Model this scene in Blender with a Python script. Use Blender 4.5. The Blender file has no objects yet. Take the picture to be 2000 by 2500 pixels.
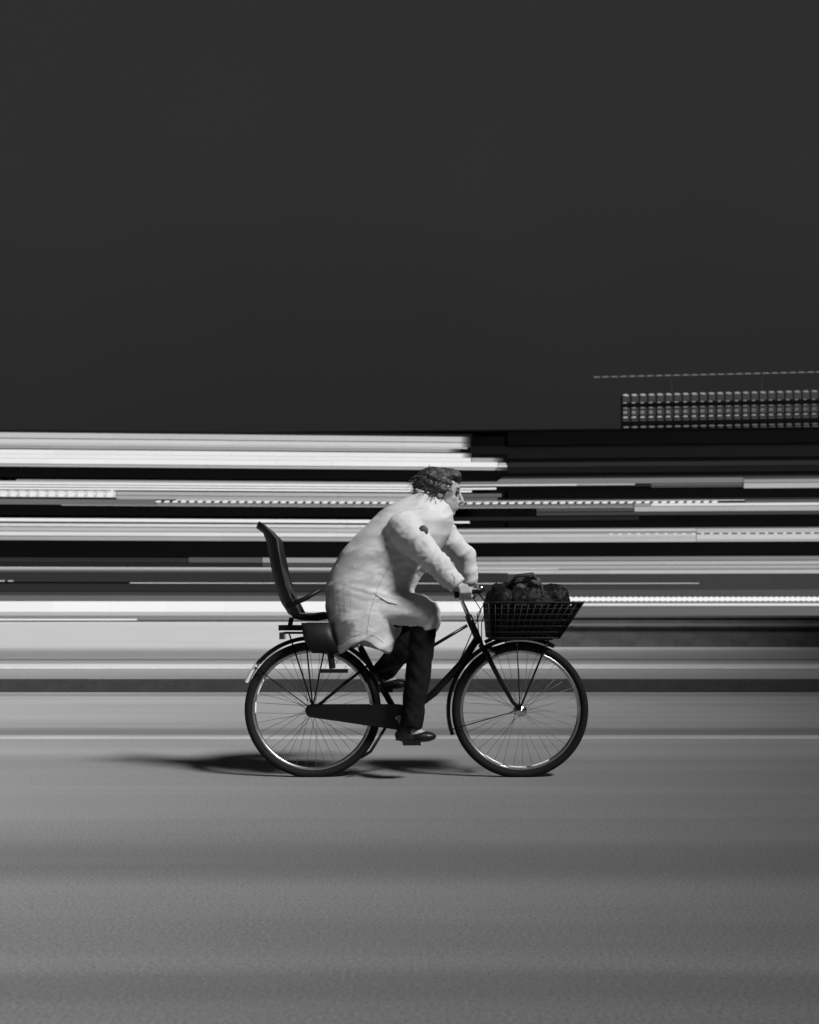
import bpy, math, random
from mathutils import Vector, noise, Matrix

random.seed(7)
SC = bpy.context.scene
COL = SC.collection

# ------------------------------------------------------------------ camera, world, sun, exposure
F = 2868.0            # focal length in photograph pixels (photograph 2000 x 2500)
CAM_Z = 0.83          # low, crouched panning position
HOR = 1500.0          # horizon row in the photograph
BIKE_D = 6.0          # metres to the cyclist's line of travel

cam_d = bpy.data.cameras.new('camera'); cam = bpy.data.objects.new('camera', cam_d); COL.objects.link(cam)
cam.location = (0, 0, CAM_Z); cam.rotation_euler = (math.radians(90), 0, 0)
cam_d.sensor_fit = 'VERTICAL'; cam_d.sensor_height = 36.0
cam_d.lens = F / 2500.0 * 36.0
cam_d.shift_y = (HOR - 1250.0) / 2500.0
cam_d.clip_start = 0.05; cam_d.clip_end = 2000
cam_d.dof.use_dof = True; cam_d.dof.focus_distance = 5.9; cam_d.dof.aperture_fstop = 4.0
SC.camera = cam

world = bpy.data.worlds.new('World'); SC.world = world; world.use_nodes = True
wn = world.node_tree.nodes; wl = world.node_tree.links
bg = wn['Background']; bg.inputs['Color'].default_value = (1, 1, 1, 1); bg.inputs['Strength'].default_value = 1.0
# night sky lit by the city: nearly even grey, a little darker low down
w_tc = wn.new('ShaderNodeTexCoord'); w_sep = wn.new('ShaderNodeSeparateXYZ'); wl.new(w_tc.outputs['Generated'], w_sep.inputs[0])
w_no = wn.new('ShaderNodeTexNoise'); w_no.inputs['Scale'].default_value = 3.0; w_no.inputs['Detail'].default_value = 3; wl.new(w_tc.outputs['Generated'], w_no.inputs['Vector'])
w_mr = wn.new('ShaderNodeMapRange'); wl.new(w_sep.outputs['Z'], w_mr.inputs['Value'])
w_mr.inputs['From Min'].default_value = 0.12; w_mr.inputs['From Max'].default_value = 0.34; w_mr.inputs['To Min'].default_value = 0.0095; w_mr.inputs['To Max'].default_value = 0.0135
w_m2 = wn.new('ShaderNodeMapRange'); wl.new(w_no.outputs['Fac'], w_m2.inputs['Value']); w_m2.inputs['To Min'].default_value = 0.88; w_m2.inputs['To Max'].default_value = 1.12
w_mu = wn.new('ShaderNodeMath'); w_mu.operation = 'MULTIPLY'; wl.new(w_mr.outputs[0], w_mu.inputs[0]); wl.new(w_m2.outputs[0], w_mu.inputs[1])
w_cc = wn.new('ShaderNodeCombineColor')
for k in range(3): wl.new(w_mu.outputs[0], w_cc.inputs[k])
wl.new(w_cc.outputs['Color'], bg.inputs['Color'])

SUN_DIR = Vector((-0.57, 0.47, -0.67)).normalized()      # direction the light travels
sun_d = bpy.data.lights.new('sun', 'SUN'); sun_d.energy = 5.0; sun_d.angle = math.radians(14)
sun_d.color = (1, 1, 1)
sun = bpy.data.objects.new('sun', sun_d); COL.objects.link(sun)
sun.rotation_euler = SUN_DIR.to_track_quat('-Z', 'Y').to_euler()

EXP = 1.0
SC.view_settings.view_transform = 'Standard'; SC.view_settings.look = 'None'
SC.view_settings.exposure = EXP; SC.view_settings.gamma = 1.0; SC.view_settings.use_curve_mapping = False
SC.render.engine = 'CYCLES'
SC.cycles.max_bounces = 6

# ------------------------------------------------------------------ helpers
def lin(v):
    v /= 255.0
    return v / 12.92 if v <= 0.04045 else ((v + 0.055) / 1.055) ** 2.4

def W(px, py, y=0.0):
    D = BIKE_D + y
    return Vector(((px - 1000) * D / F, D, CAM_Z + (HOR - py) * D / F))

MATS = {}
def mat(name, base, rough=0.6, metal=0.0, var=0.0, vscale=20.0, bump=0.0, bscale=200.0, emis=0.0, spec=0.5, stretch=None, coat=0.0):
    if name in MATS: return MATS[name]
    m = bpy.data.materials.new(name); m.use_nodes = True
    nt = m.node_tree; n = nt.nodes; l = nt.links; b = n['Principled BSDF']
    b.inputs['Base Color'].default_value = (base, base, base, 1)
    b.inputs['Roughness'].default_value = rough; b.inputs['Metallic'].default_value = metal
    b.inputs['Specular IOR Level'].default_value = spec
    if coat: b.inputs['Coat Weight'].default_value = coat
    if emis > 0:
        b.inputs['Emission Color'].default_value = (1, 1, 1, 1); b.inputs['Emission Strength'].default_value = emis
    tc = n.new('ShaderNodeTexCoord'); mp = n.new('ShaderNodeMapping'); l.new(tc.outputs['Object'], mp.inputs['Vector'])
    if stretch: mp.inputs['Scale'].default_value = stretch
    if var > 0:
        t = n.new('ShaderNodeTexNoise'); t.inputs['Scale'].default_value = vscale; t.inputs['Detail'].default_value = 6
        l.new(mp.outputs['Vector'], t.inputs['Vector'])
        r = n.new('ShaderNodeMapRange'); r.inputs['From Min'].default_value = 0.3; r.inputs['From Max'].default_value = 0.7
        r.inputs['To Min'].default_value = base * (1 - var); r.inputs['To Max'].default_value = base * (1 + var)
        l.new(t.outputs['Fac'], r.inputs['Value'])
        c = n.new('ShaderNodeCombineColor')
        for k in range(3): l.new(r.outputs['Result'], c.inputs[k])
        l.new(c.outputs['Color'], b.inputs['Base Color'])
    if bump > 0:
        t2 = n.new('ShaderNodeTexNoise'); t2.inputs['Scale'].default_value = bscale; t2.inputs['Detail'].default_value = 4
        l.new(tc.outputs['Object'], t2.inputs['Vector'])
        bp = n.new('ShaderNodeBump'); bp.inputs['Strength'].default_value = bump; bp.inputs['Distance'].default_value = 0.01
        l.new(t2.outputs['Fac'], bp.inputs['Height']); l.new(bp.outputs['Normal'], b.inputs['Normal'])
    MATS[name] = m
    return m

def ground_mat(name, base, bands=(), grain=0.25, streak=0.18, rough=0.8, spec=0.3, seed=0.0, gscale=95.0, far=False):
    """Asphalt / paving: fine aggregate, wear drawn out along the direction of travel, lanes worn lighter or darker (bands: y, half width, factor)."""
    if name in MATS: return MATS[name]
    m = bpy.data.materials.new(name); m.use_nodes = True
    nt = m.node_tree; n = nt.nodes; l = nt.links; b = n['Principled BSDF']
    b.inputs['Roughness'].default_value = rough; b.inputs['Specular IOR Level'].default_value = spec
    g = n.new('ShaderNodeNewGeometry')
    def mapped(scale, loc=(0, 0, 0)):
        mp = n.new('ShaderNodeMapping'); l.new(g.outputs['Position'], mp.inputs['Vector'])
        mp.inputs['Scale'].default_value = scale; mp.inputs['Location'].default_value = (loc[0] + seed, loc[1] + seed * 2, loc[2])
        return mp
    def mr(src, lo, hi, a=0.3, c=0.7):
        r = n.new('ShaderNodeMapRange'); l.new(src, r.inputs['Value'])
        r.inputs['From Min'].default_value = a; r.inputs['From Max'].default_value = c
        r.inputs['To Min'].default_value = lo; r.inputs['To Max'].default_value = hi
        return r.outputs['Result']
    def mul(a, c):
        q = n.new('ShaderNodeMath'); q.operation = 'MULTIPLY'
        l.new(a, q.inputs[0])
        if isinstance(c, float): q.inputs[1].default_value = c
        else: l.new(c, q.inputs[1])
        return q.outputs[0]
    t1 = n.new('ShaderNodeTexNoise'); t1.inputs['Scale'].default_value = gscale; t1.inputs['Detail'].default_value = 5; t1.inputs['Roughness'].default_value = 0.75
    l.new(mapped((1, 1, 1)).outputs[0], t1.inputs['Vector'])
    t2 = n.new('ShaderNodeTexNoise'); t2.inputs['Scale'].default_value = 1.0; t2.inputs['Detail'].default_value = 7; t2.inputs['Roughness'].default_value = 0.6
    l.new(mapped((0.06, 2.2, 1)).outputs[0], t2.inputs['Vector'])
    t3 = n.new('ShaderNodeTexNoise'); t3.inputs['Scale'].default_value = 0.9; t3.inputs['Detail'].default_value = 5
    l.new(mapped((0.5, 1, 1), (5, 3, 0)).outputs[0], t3.inputs['Vector'])
    v = mul(mr(t1.outputs['Fac'], 1 - grain, 1 + grain), base)
    v = mul(v, mr(t2.outputs['Fac'], 1 - streak, 1 + streak))
    v = mul(v, mr(t3.outputs['Fac'], 1 - streak * 0.5, 1 + streak * 0.5))
    if bands:
        sp = n.new('ShaderNodeSeparateXYZ'); l.new(g.outputs['Position'], sp.inputs[0])
        wob = mr(t3.outputs['Fac'], -0.05, 0.05)
        ad = n.new('ShaderNodeMath'); ad.operation = 'ADD'; l.new(sp.outputs['Y'], ad.inputs[0]); l.new(wob, ad.inputs[1])
        for (yc, hw, fac) in bands:
            s = n.new('ShaderNodeMath'); s.operation = 'SUBTRACT'; l.new(ad.outputs[0], s.inputs[0]); s.inputs[1].default_value = yc
            a = n.new('ShaderNodeMath'); a.operation = 'ABSOLUTE'; l.new(s.outputs[0], a.inputs[0])
            r = n.new('ShaderNodeMapRange'); r.interpolation_type = 'SMOOTHSTEP'; l.new(a.outputs[0], r.inputs['Value'])
            r.inputs['From Min'].default_value = hw * 0.35; r.inputs['From Max'].default_value = hw * 1.3
            r.inputs['To Min'].default_value = fac; r.inputs['To Max'].default_value = 1.0
            v = mul(v, r.outputs['Result'])
    c = n.new('ShaderNodeCombineColor')
    for k in range(3): l.new(v, c.inputs[k])
    l.new(c.outputs['Color'], b.inputs['Base Color'])
    bp = n.new('ShaderNodeBump'); bp.inputs['Strength'].default_value = 0.35; bp.inputs['Distance'].default_value = 0.006
    l.new(t1.outputs['Fac'], bp.inputs['Height']); l.new(bp.outputs['Normal'], b.inputs['Normal'])
    MATS[name] = m
    return m

def tag(o, label=None, cat=None, group=None, kind=None):
    if label: o['label'] = label
    if cat: o['category'] = cat
    if group: o['group'] = group
    if kind: o['kind'] = kind
    return o

BASE = {}
def empty(name, loc, rz=0.0):
    o = bpy.data.objects.new(name, None); COL.objects.link(o); o.location = loc; o.rotation_euler = (0, 0, rz)
    o.empty_display_size = 0.1
    BASE[o.name] = Vector(loc)
    return o

def mesh_obj(name, verts, faces, m, parent=None, smooth=False, world_coords=True):
    me = bpy.data.meshes.new(name)
    off = Vector((0, 0, 0))
    if parent is not None and world_coords: off = BASE[parent.name]
    me.from_pydata([tuple(Vector(v) - off) for v in verts], [], faces)
    me.update()
    if smooth:
        for p in me.polygons: p.use_smooth = True
    if m: me.materials.append(m)
    o = bpy.data.objects.new(name, me); COL.objects.link(o)
    if parent is not None:
        o.parent = parent; BASE[o.name] = off
    else:
        BASE[o.name] = Vector((0, 0, 0))
    return o

class MB:
    def __init__(s): s.v = []; s.f = []
    def add(s, v, f):
        o = len(s.v); s.v += [tuple(p) for p in v]; s.f += [tuple(i + o for i in q) for q in f]; return s
    def box(s, x0, x1, y0, y1, z0, z1):
        v = [(x, y, z) for x in (x0, x1) for y in (y0, y1) for z in (z0, z1)]
        return s.add(v, [(0, 1, 3, 2), (4, 6, 7, 5), (0, 4, 5, 1), (2, 3, 7, 6), (0, 2, 6, 4), (1, 5, 7, 3)])
    def tube(s, pts, rad, seg=10, closed=False, yscale=1.0):
        pts = [Vector(p) for p in pts]; n = len(pts)
        if not isinstance(rad, (list, tuple)): rad = [rad] * n
        vs = []; fs = []
        up = None
        for i in range(n):
            if closed: t = (pts[(i + 1) % n] - pts[i - 1])
            elif i == 0: t = pts[1] - pts[0]
            elif i == n - 1: t = pts[-1] - pts[-2]
            else: t = (pts[i + 1] - pts[i]).normalized() + (pts[i] - pts[i - 1]).normalized()
            t.normalize()
            if up is None:
                up = Vector((0, 1, 0)) if abs(t.y) < 0.9 else Vector((0, 0, 1))
            a = (up - t * up.dot(t)).normalized(); b = t.cross(a); up = a
            for k in range(seg):
                q = 2 * math.pi * k / seg
                vs.append(pts[i] + a * (rad[i] * math.cos(q) * yscale) + b * (rad[i] * math.sin(q)))
        m = n if closed else n - 1
        for i in range(m):
            j = (i + 1) % n
            for k in range(seg):
                k2 = (k + 1) % seg
                fs.append((i * seg + k, i * seg + k2, j * seg + k2, j * seg + k))
        if not closed:
            fs.append(tuple(range(seg - 1, -1, -1))); fs.append(tuple((n - 1) * seg + k for k in range(seg)))
        return s.add(vs, fs)
    def ellipsoid(s, c, r, rot=None, nu=16, nv=10):
        c = Vector(c); vs = []; fs = []
        for j in range(1, nv):
            th = math.pi * j / nv
            for i in range(nu):
                ph = 2 * math.pi * i / nu
                p = Vector((r[0] * math.sin(th) * math.cos(ph), r[1] * math.sin(th) * math.sin(ph), r[2] * math.cos(th)))
                if rot is not None: p = rot @ p
                vs.append(c + p)
        p = Vector((0, 0, r[2])); q = Vector((0, 0, -r[2]))
        if rot is not None: p = rot @ p; q = rot @ q
        vs.append(c + p); vs.append(c + q); T = len(vs) - 2; B = T + 1
        for j in range(nv - 2):
            for i in range(nu):
                i2 = (i + 1) % nu
                fs.append((j * nu + i, (j + 1) * nu + i, (j + 1) * nu + i2, j * nu + i2))
        for i in range(nu):
            i2 = (i + 1) % nu
            fs.append((T, i, i2)); fs.append((B, (nv - 2) * nu + i2, (nv - 2) * nu + i))
        return s.add(vs, fs)
    def torus(s, c, R, r, nu=64, nv=10, ax='y', rscale=1.0):
        c = Vector(c); vs = []; fs = []
        for i in range(nu):
            a = 2 * math.pi * i / nu
            for j in range(nv):
                b = 2 * math.pi * j / nv
                rr = R + r * math.cos(b); h = r * rscale * math.sin(b)
                vs.append(c + Vector((rr * math.cos(a), h, rr * math.sin(a))))
        for i in range(nu):
            for j in range(nv):
                fs.append((i * nv + j, i * nv + (j + 1) % nv, ((i + 1) % nu) * nv + (j + 1) % nv, ((i + 1) % nu) * nv + j))
        return s.add(vs, fs)
    def cyl_y(s, c, R, h, seg=20):
        c = Vector(c); return s.tube([c + Vector((0, -h / 2, 0)), c + Vector((0, h / 2, 0))], R, seg)
    def sections(s, rows, seg=32, ex=2.3):
        """rows: (z, xb, xf, half width, y centre) stacked ellipse sections"""
        vs = []; fs = []
        for (z, xb, xf, w, yc) in rows:
            xc = (xb + xf) / 2; a = (xf - xb) / 2
            for k in range(seg):
                q = 2 * math.pi * k / seg; cx, sy = math.cos(q), math.sin(q)
                vs.append((xc + a * math.copysign(abs(cx) ** (2 / ex), cx), yc + w * math.copysign(abs(sy) ** (2 / ex), sy), z))
        for i in range(len(rows) - 1):
            for k in range(seg):
                k2 = (k + 1) % seg
                fs.append((i * seg + k, i * seg + k2, (i + 1) * seg + k2, (i + 1) * seg + k))
        fs.append(tuple(range(seg - 1, -1, -1))); fs.append(tuple((len(rows) - 1) * seg + k for k in range(seg)))
        return s.add(vs, fs)
    def build(s, name, m, parent=None, smooth=False, wc=True): return mesh_obj(name, s.v, s.f, m, parent, smooth, wc)

def fuse(mb, voxel, smooth_it=6, disp=None):
    """voxel-remesh overlapping closed shapes to one continuous skin; returns verts, faces"""
    me = bpy.data.meshes.new('tmp'); me.from_pydata(mb.v, [], mb.f); me.update()
    o = bpy.data.objects.new('tmp', me); COL.objects.link(o)
    r = o.modifiers.new('r', 'REMESH'); r.mode = 'VOXEL'; r.voxel_size = voxel
    if smooth_it:
        sm = o.modifiers.new('s', 'SMOOTH'); sm.factor = 0.5; sm.iterations = smooth_it
    dg = bpy.context.evaluated_depsgraph_get(); ev = o.evaluated_get(dg); m2 = ev.to_mesh()
    vs = [v.co.copy() for v in m2.vertices]; ns = [v.normal.copy() for v in m2.vertices]
    fs = [tuple(p.vertices) for p in m2.polygons]
    ev.to_mesh_clear(); bpy.data.objects.remove(o); bpy.data.meshes.remove(me)
    if disp: vs = [v + n * disp(v, n) for v, n in zip(vs, ns)]
    return vs, fs

UNIT = {}
def unit_box(m):
    if m.name in UNIT: return UNIT[m.name]
    b = MB().box(-0.5, 0.5, -0.5, 0.5, -0.5, 0.5)
    me = bpy.data.meshes.new('block'); me.from_pydata(b.v, [], b.f); me.update(); me.materials.append(m)
    UNIT[m.name] = me
    return me
def unit_lamp(m):
    k = 'lamp' + m.name
    if k in UNIT: return UNIT[k]
    b = MB().ellipsoid((0, 0, 0), (0.5, 0.5, 0.5), nu=10, nv=6)
    me = bpy.data.meshes.new('lamp'); me.from_pydata(b.v, [], b.f); me.update(); me.materials.append(m)
    for p in me.polygons: p.use_smooth = True
    UNIT[k] = me
    return me
def block(name, me, parent, x0, x1, y0, y1, z0, z1, roll=0.0):
    o = bpy.data.objects.new(name, me); COL.objects.link(o); o.parent = parent
    o.location = ((x0 + x1) / 2, (y0 + y1) / 2, (z0 + z1) / 2); o.scale = (x1 - x0, y1 - y0, z1 - z0)
    o.rotation_euler = (0, roll, 0)
    BASE[o.name] = Vector((0, 0, 0))
    return o

# ------------------------------------------------------------------ ground, road, footway, square
ROAD_FAR = 12.5; FZ = 0.13
gm = ground_mat('ground_asphalt', 0.10)
tag(MB().add([(-900, -300, -0.01), (900, -300, -0.01), (900, 900, -0.01), (-900, 900, -0.01)], [(0, 1, 2, 3)]).build('ground', gm), kind='structure')

rm = ground_mat('road_asphalt', 0.21, bands=[(12.15, 0.3, 0.60), (8.33, 0.3, 0.62), (7.3, 0.5, 1.12), (4.02, 0.34, 0.80), (3.05, 0.2, 0.88), (2.62, 0.12, 0.86), (9.9, 0.9, 1.05), (5.2, 0.45, 1.06)], grain=0.45, streak=0.12)
road = tag(MB().add([(-60, -14, 0), (60, -14, 0), (60, ROAD_FAR, 0), (-60, ROAD_FAR, 0)], [(0, 1, 2, 3)]).build('road', rm), kind='structure')
lm = ground_mat('worn_white_paint', 0.34, grain=0.4, streak=0.45, rough=0.6, seed=3.0)
tag(MB().box(-60, 60, 7.79, 8.01, 0.001, 0.005).build('painted_lane_line', lm), kind='structure')

pv = ground_mat('square_paving', 0.36, bands=[(19.2, 5.5, 0.42)], grain=0.15, streak=0.12, rough=0.33, spec=0.6, gscale=14)
fw = tag(MB().box(-120, 120, ROAD_FAR + 0.31, 200, -0.2, FZ).build('footway', pv), kind='structure')
ws = ground_mat('pale_stone', 0.36, grain=0.15, streak=0.1, rough=0.5, gscale=30, seed=8.0)
nf = ground_mat('footway_slabs', 0.185, bands=[(13.2, 0.5, 0.85), (17.6, 0.5, 0.8)], grain=0.15, streak=0.1, rough=0.5, gscale=30, seed=5.0)
MB().box(-60, 60, ROAD_FAR + 0.315, 15.16, FZ + 0.0005, FZ + 0.004).build('near_paving', nf, fw, wc=False)
MB().box(-60, 60, 16.46, 17.89, FZ + 0.0005, FZ + 0.004).build('far_paving', nf, fw, wc=False)
tag(MB().box(-60, 60, 15.25, 16.45, FZ + 0.001, FZ + 0.005).build('pale_stone_strip', ws, fw, wc=False))
tag(MB().box(-60, 60, 15.17, 15.23, FZ + 0.001, FZ + 0.008).build('edging_strip', mat('steel_edging', 0.6, 0.4, var=0.2), fw, wc=False))
dm = mat('drain_iron', 0.02, 0.7, var=0.3)
tag(MB().box(-60, 60, 17.9, 18.22, FZ + 0.001, FZ + 0.004).build('drain_channel', dm, fw, wc=False))
km = mat('kerb_shaded_stone', 0.014, 0.75, var=0.35, vscale=9, bump=0.3, bscale=60)  # shade of the kerb face put into a near-black stone colour
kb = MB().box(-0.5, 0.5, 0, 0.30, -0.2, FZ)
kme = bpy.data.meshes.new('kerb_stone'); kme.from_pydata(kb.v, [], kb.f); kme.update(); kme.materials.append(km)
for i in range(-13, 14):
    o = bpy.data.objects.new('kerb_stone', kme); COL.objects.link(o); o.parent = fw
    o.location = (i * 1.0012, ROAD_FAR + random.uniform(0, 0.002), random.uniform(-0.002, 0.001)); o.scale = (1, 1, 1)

# ------------------------------------------------------------------ long lit buildings behind: light streaks built as glowing panes, strips, lamps
class Facade:
    """front of a building standing at an angle phi; local x along the front, local -y towards the street, z up"""
    def __init__(s, name, px_ref, D_ref, phi):
        s.phi = phi; s.D = D_ref; s.px = px_ref
        s.o = Vector(((px_ref - 1000) * D_ref / F, D_ref, 0))
        s.root = empty(name, s.o, phi); s.u = Vector((math.cos(phi), math.sin(phi), 0)); s.n = Vector((math.sin(phi), -math.cos(phi), 0))
    def s_of(s, px):
        d = Vector(((px - 1000) / F, 1, 0)); t = s.o.dot(s.n) / d.dot(s.n)
        return (d * t - s.o).dot(s.u)
    def z_of(s, py): return CAM_Z + (HOR - py) * s.D / F

def lit(lum, k=1.0):
    e = round(lin(lum) / 2 ** EXP * k, 4)
    return mat('lit_glass_%d_%d' % (lum, int(k * 100)), 0.002, 0.35, emis=e, spec=0.05)
def panes(fc, name, x0, x1, y0, y1, lum, width=3.2, proud=0.05, gap=0.012, vary=0.025, parent=None):
    s0, s1 = fc.s_of(x0), fc.s_of(x1); z1, z0 = fc.z_of(y0), fc.z_of(y1)
    n = max(1, round((s1 - s0) / width)); w = (s1 - s0) / n
    for i in range(n):
        k = random.choice((1 - vary, 1.0, 1.0, 1 + vary))
        block(name, unit_box(lit(lum, k)), parent or fc.root, s0 + i * w + gap / 2, s0 + (i + 1) * w - gap / 2, -proud, -0.01, z0, z1)
def bar(fc, name, x0, x1, y0, y1, m, proud=0.12, back=-0.005):
    s0, s1 = fc.s_of(x0), fc.s_of(x1); z1, z0 = fc.z_of(y0), fc.z_of(y1)
    return block(name, unit_box(m), fc.root, s0, s1, -proud, back, z0, z1)
def lamps(fc, name, x0, x1, step, y0, y1, length, lum, roll=0.0, me=unit_lamp, proud=0.18, drift=0.0):
    x = x0; i = 0
    while x < x1:
        s0, s1 = fc.s_of(x), fc.s_of(x + length); dy = drift * i
        z1, z0 = fc.z_of(y0 + dy), fc.z_of(y1 + dy)
        block(name, me(lit(lum)), fc.root, s0, s1, -proud, -proud + 0.12, z0, z1, roll)
        x += step; i += 1

dark = mat('dark_cladding', 0.0012, 0.8, var=0.3, vscale=0.3, spec=0.02)
dark2 = mat('charcoal_cladding', 0.004, 0.7, var=0.3, vscale=0.3, spec=0.03)
grey1 = mat('grey_spandrel', 0.010, 0.7, var=0.2, vscale=0.4, spec=0.05)
grey2 = mat('pale_fascia', 0.06, 0.6, var=0.2, vscale=0.4)

# left block
A = Facade('office_building', 440, 111.0, 0.065)
tag(A.root, 'long multi-storey building with bright light streaks built as ribbon windows filling the left background', 'building')
XL = -160
def solid(fc, name, x0, x1, ytop, m, depth, zb=0.0):
    s0, s1 = fc.s_of(x0), fc.s_of(x1)
    return MB().box(s0, s1, 0, depth, zb, fc.z_of(ytop)).build(name, m, fc.root, wc=False)
zsplit = A.z_of(1101)
XM = 1092
MB().box(A.s_of(XL), A.s_of(1240), 0, 14, 0, A.z_of(1397)).build('podium_wall', dark, A.root, wc=False)
MB().box(A.s_of(XL), A.s_of(XM), 0, 14, A.z_of(1397) + 0.002, A.z_of(1148) - 0.002).build('wall', dark, A.root, wc=False)
MB().box(A.s_of(XL), A.s_of(1240), 0, 14, A.z_of(1148), zsplit).build('upper_wall', dark, A.root, wc=False)
MB().box(A.s_of(XL), A.s_of(1150), 0, 14, zsplit + 0.002, A.z_of(1058)).build('penthouse_wall', dark, A.root, wc=False)
bar(A, 'roof_edge', XL, 1152, 1054, 1059, dark2, 0.3, 14.2)
top = [(XL, 1124, 1060, 1073, 190), (XL, 1124, 1075, 1086, 205), (XL, 1141, 1087, 1089, 215), (XL, 1095, 1089.3, 1098.3, 155),
       (XL, 1126, 1101, 1111.5, 230), (XL, 1150, 1112, 1121.7, 230), (XL, 1215, 1122.3, 1134.7, 235), (1152, 1202, 1112, 1121.7, 165), (1216, 1236, 1124, 1128, 200), (1216, 1238, 1129.5, 1133.5, 235), (XL, 1210, 1136.3, 1142, 170),
       (40, 1110, 1173.5, 1176.5, 150), (XL, 1120, 1177, 1180, 190), (XL, 1170, 1180.3, 1184.8, 238), (XL, 1240, 1186.6, 1190.8, 240), (XL, 1155, 1193, 1197.3, 240),
       (285, 1155, 1201, 1209.7, 172), (285, 1155, 1211.2, 1219.5, 165), (1157, 1240, 1201, 1209.7, 90), (1157, 1225, 1211.2, 1219.5, 95),
       (430, 1240, 1220, 1221.8, 228), (XL, 380, 1220.5, 1233.5, 105), (382, 1240, 1227.5, 1233.5, 125), (150, 1240, 1234.2, 1235.4, 190),
       (XL, 1240, 1267, 1274.5, 236), (XL, 1240, 1275.2, 1279.6, 72), (XL, 1240, 1280, 1282.7, 236), (XL, 1240, 1283.5, 1286, 236), (XL, 1240, 1288, 1298, 180),
       (XL, 1240, 1299.5, 1309, 220), (XL, 1240, 1310.6, 1320, 160),
       (XL, 460, 1362, 1373, 45), (461, 640, 1361, 1373, 85), (641, 1240, 1361, 1373, 150), (641, 1240, 1374, 1384, 70), (XL, 640, 1374, 1384.5, 33),
       (XL, 1240, 1385.5, 1387.2, 225), (XL, 1240, 1387.5, 1392, 160), (XL, 1240, 1392.2, 1397, 88),
       (XL, 1240, 1397.5, 1421, 46), (XL, 1240, 1445, 1454, 62), (XL, 1240, 1454.2, 1466.5, 100),
       (XL, 1240, 1468, 1494, 242), (XL, 1240, 1494.4, 1503, 185), (XL, 1240, 1503.4, 1514.5, 130)]  # fascia and plinth rows are built as glowing panes too
for (x0, x1, y0, y1, lum) in top:
    if y0 > 1148 and y1 < 1397.3:
        x1 = min(x1, XM)
        if x0 >= x1: continue
    panes(A, 'streak_pane', x0, x1, y0, y1, lum, width=5.2 if (y1 - y0) > 8 else 9)
# glow stepped down pane by pane so the light streaks fade out
for (x0, x1, y0, y1, l0, l1) in ((1124, 1149, 1060, 1073, 180, 40), (1124, 1149, 1075, 1086, 195, 45), (1095, 1125, 1089.3, 1098.3, 140, 40), (1126, 1151, 1101, 1111.5, 215, 70), (1202, 1229, 1112, 1121.7, 150, 45), (1212, 1239, 1136.3, 1142, 120, 50)):
    n_ = 7
    for i in range(n_):
        panes(A, 'streak_fade_pane', x0 + (x1 - x0) * i / n_, x0 + (x1 - x0) * (i + 1) / n_, y0, y1, int(l0 + (l1 - l0) * i / (n_ - 1)), width=9, proud=0.08, gap=0.0, vary=0.0)
panes(A, 'streak_pane', XL, 284, 1199.5, 1215.5, 190, width=5)
bar(A, 'light_strip', 318, 1240, 1422.6, 1424.2, lit(222), 0.16, -0.06)
bar(A, 'light_strip', XL, 335, 1511, 1514.4, lit(250), 0.5, -0.06)
bar(A, 'light_strip', 0, 12, 1418, 1420, lit(215), 0.16, -0.06); bar(A, 'light_strip', 21, 33, 1418, 1420, lit(215), 0.16, -0.06)
bar(A, 'spandrel', XL, XM, 1148, 1169, dark, 0.25); bar(A, 'spandrel', XL, XM, 1238, 1260, dark, 0.25)
bar(A, 'spandrel', XL, XM, 1322, 1360, dark, 0.25); bar(A, 'spandrel', XL, 1240, 1425, 1443.5, grey1, 0.25)
lamps(A, 'soffit_lamp', 380, 1080, 20.3, 1222.8, 1227.2, 15.5, 246, roll=-0.06)
# small bright window bays at the far left
for i in range(13):
    x = -22 + i * 23.6
    for (ya, yb, lum, w) in ((1200, 1204, 225, 13), (1204.6, 1208.8, 235, 20), (1209.4, 1214.5, 240, 15)):
        s0, s1 = A.s_of(x), A.s_of(x + w)
        block('small_window', unit_box(lit(lum)), A.root, s0, s1, -0.09, -0.01, A.z_of(yb), A.z_of(ya))
bar(A, 'pillar_light', 272, 277, 1196, 1214, lit(235), 0.13, -0.1)

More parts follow.
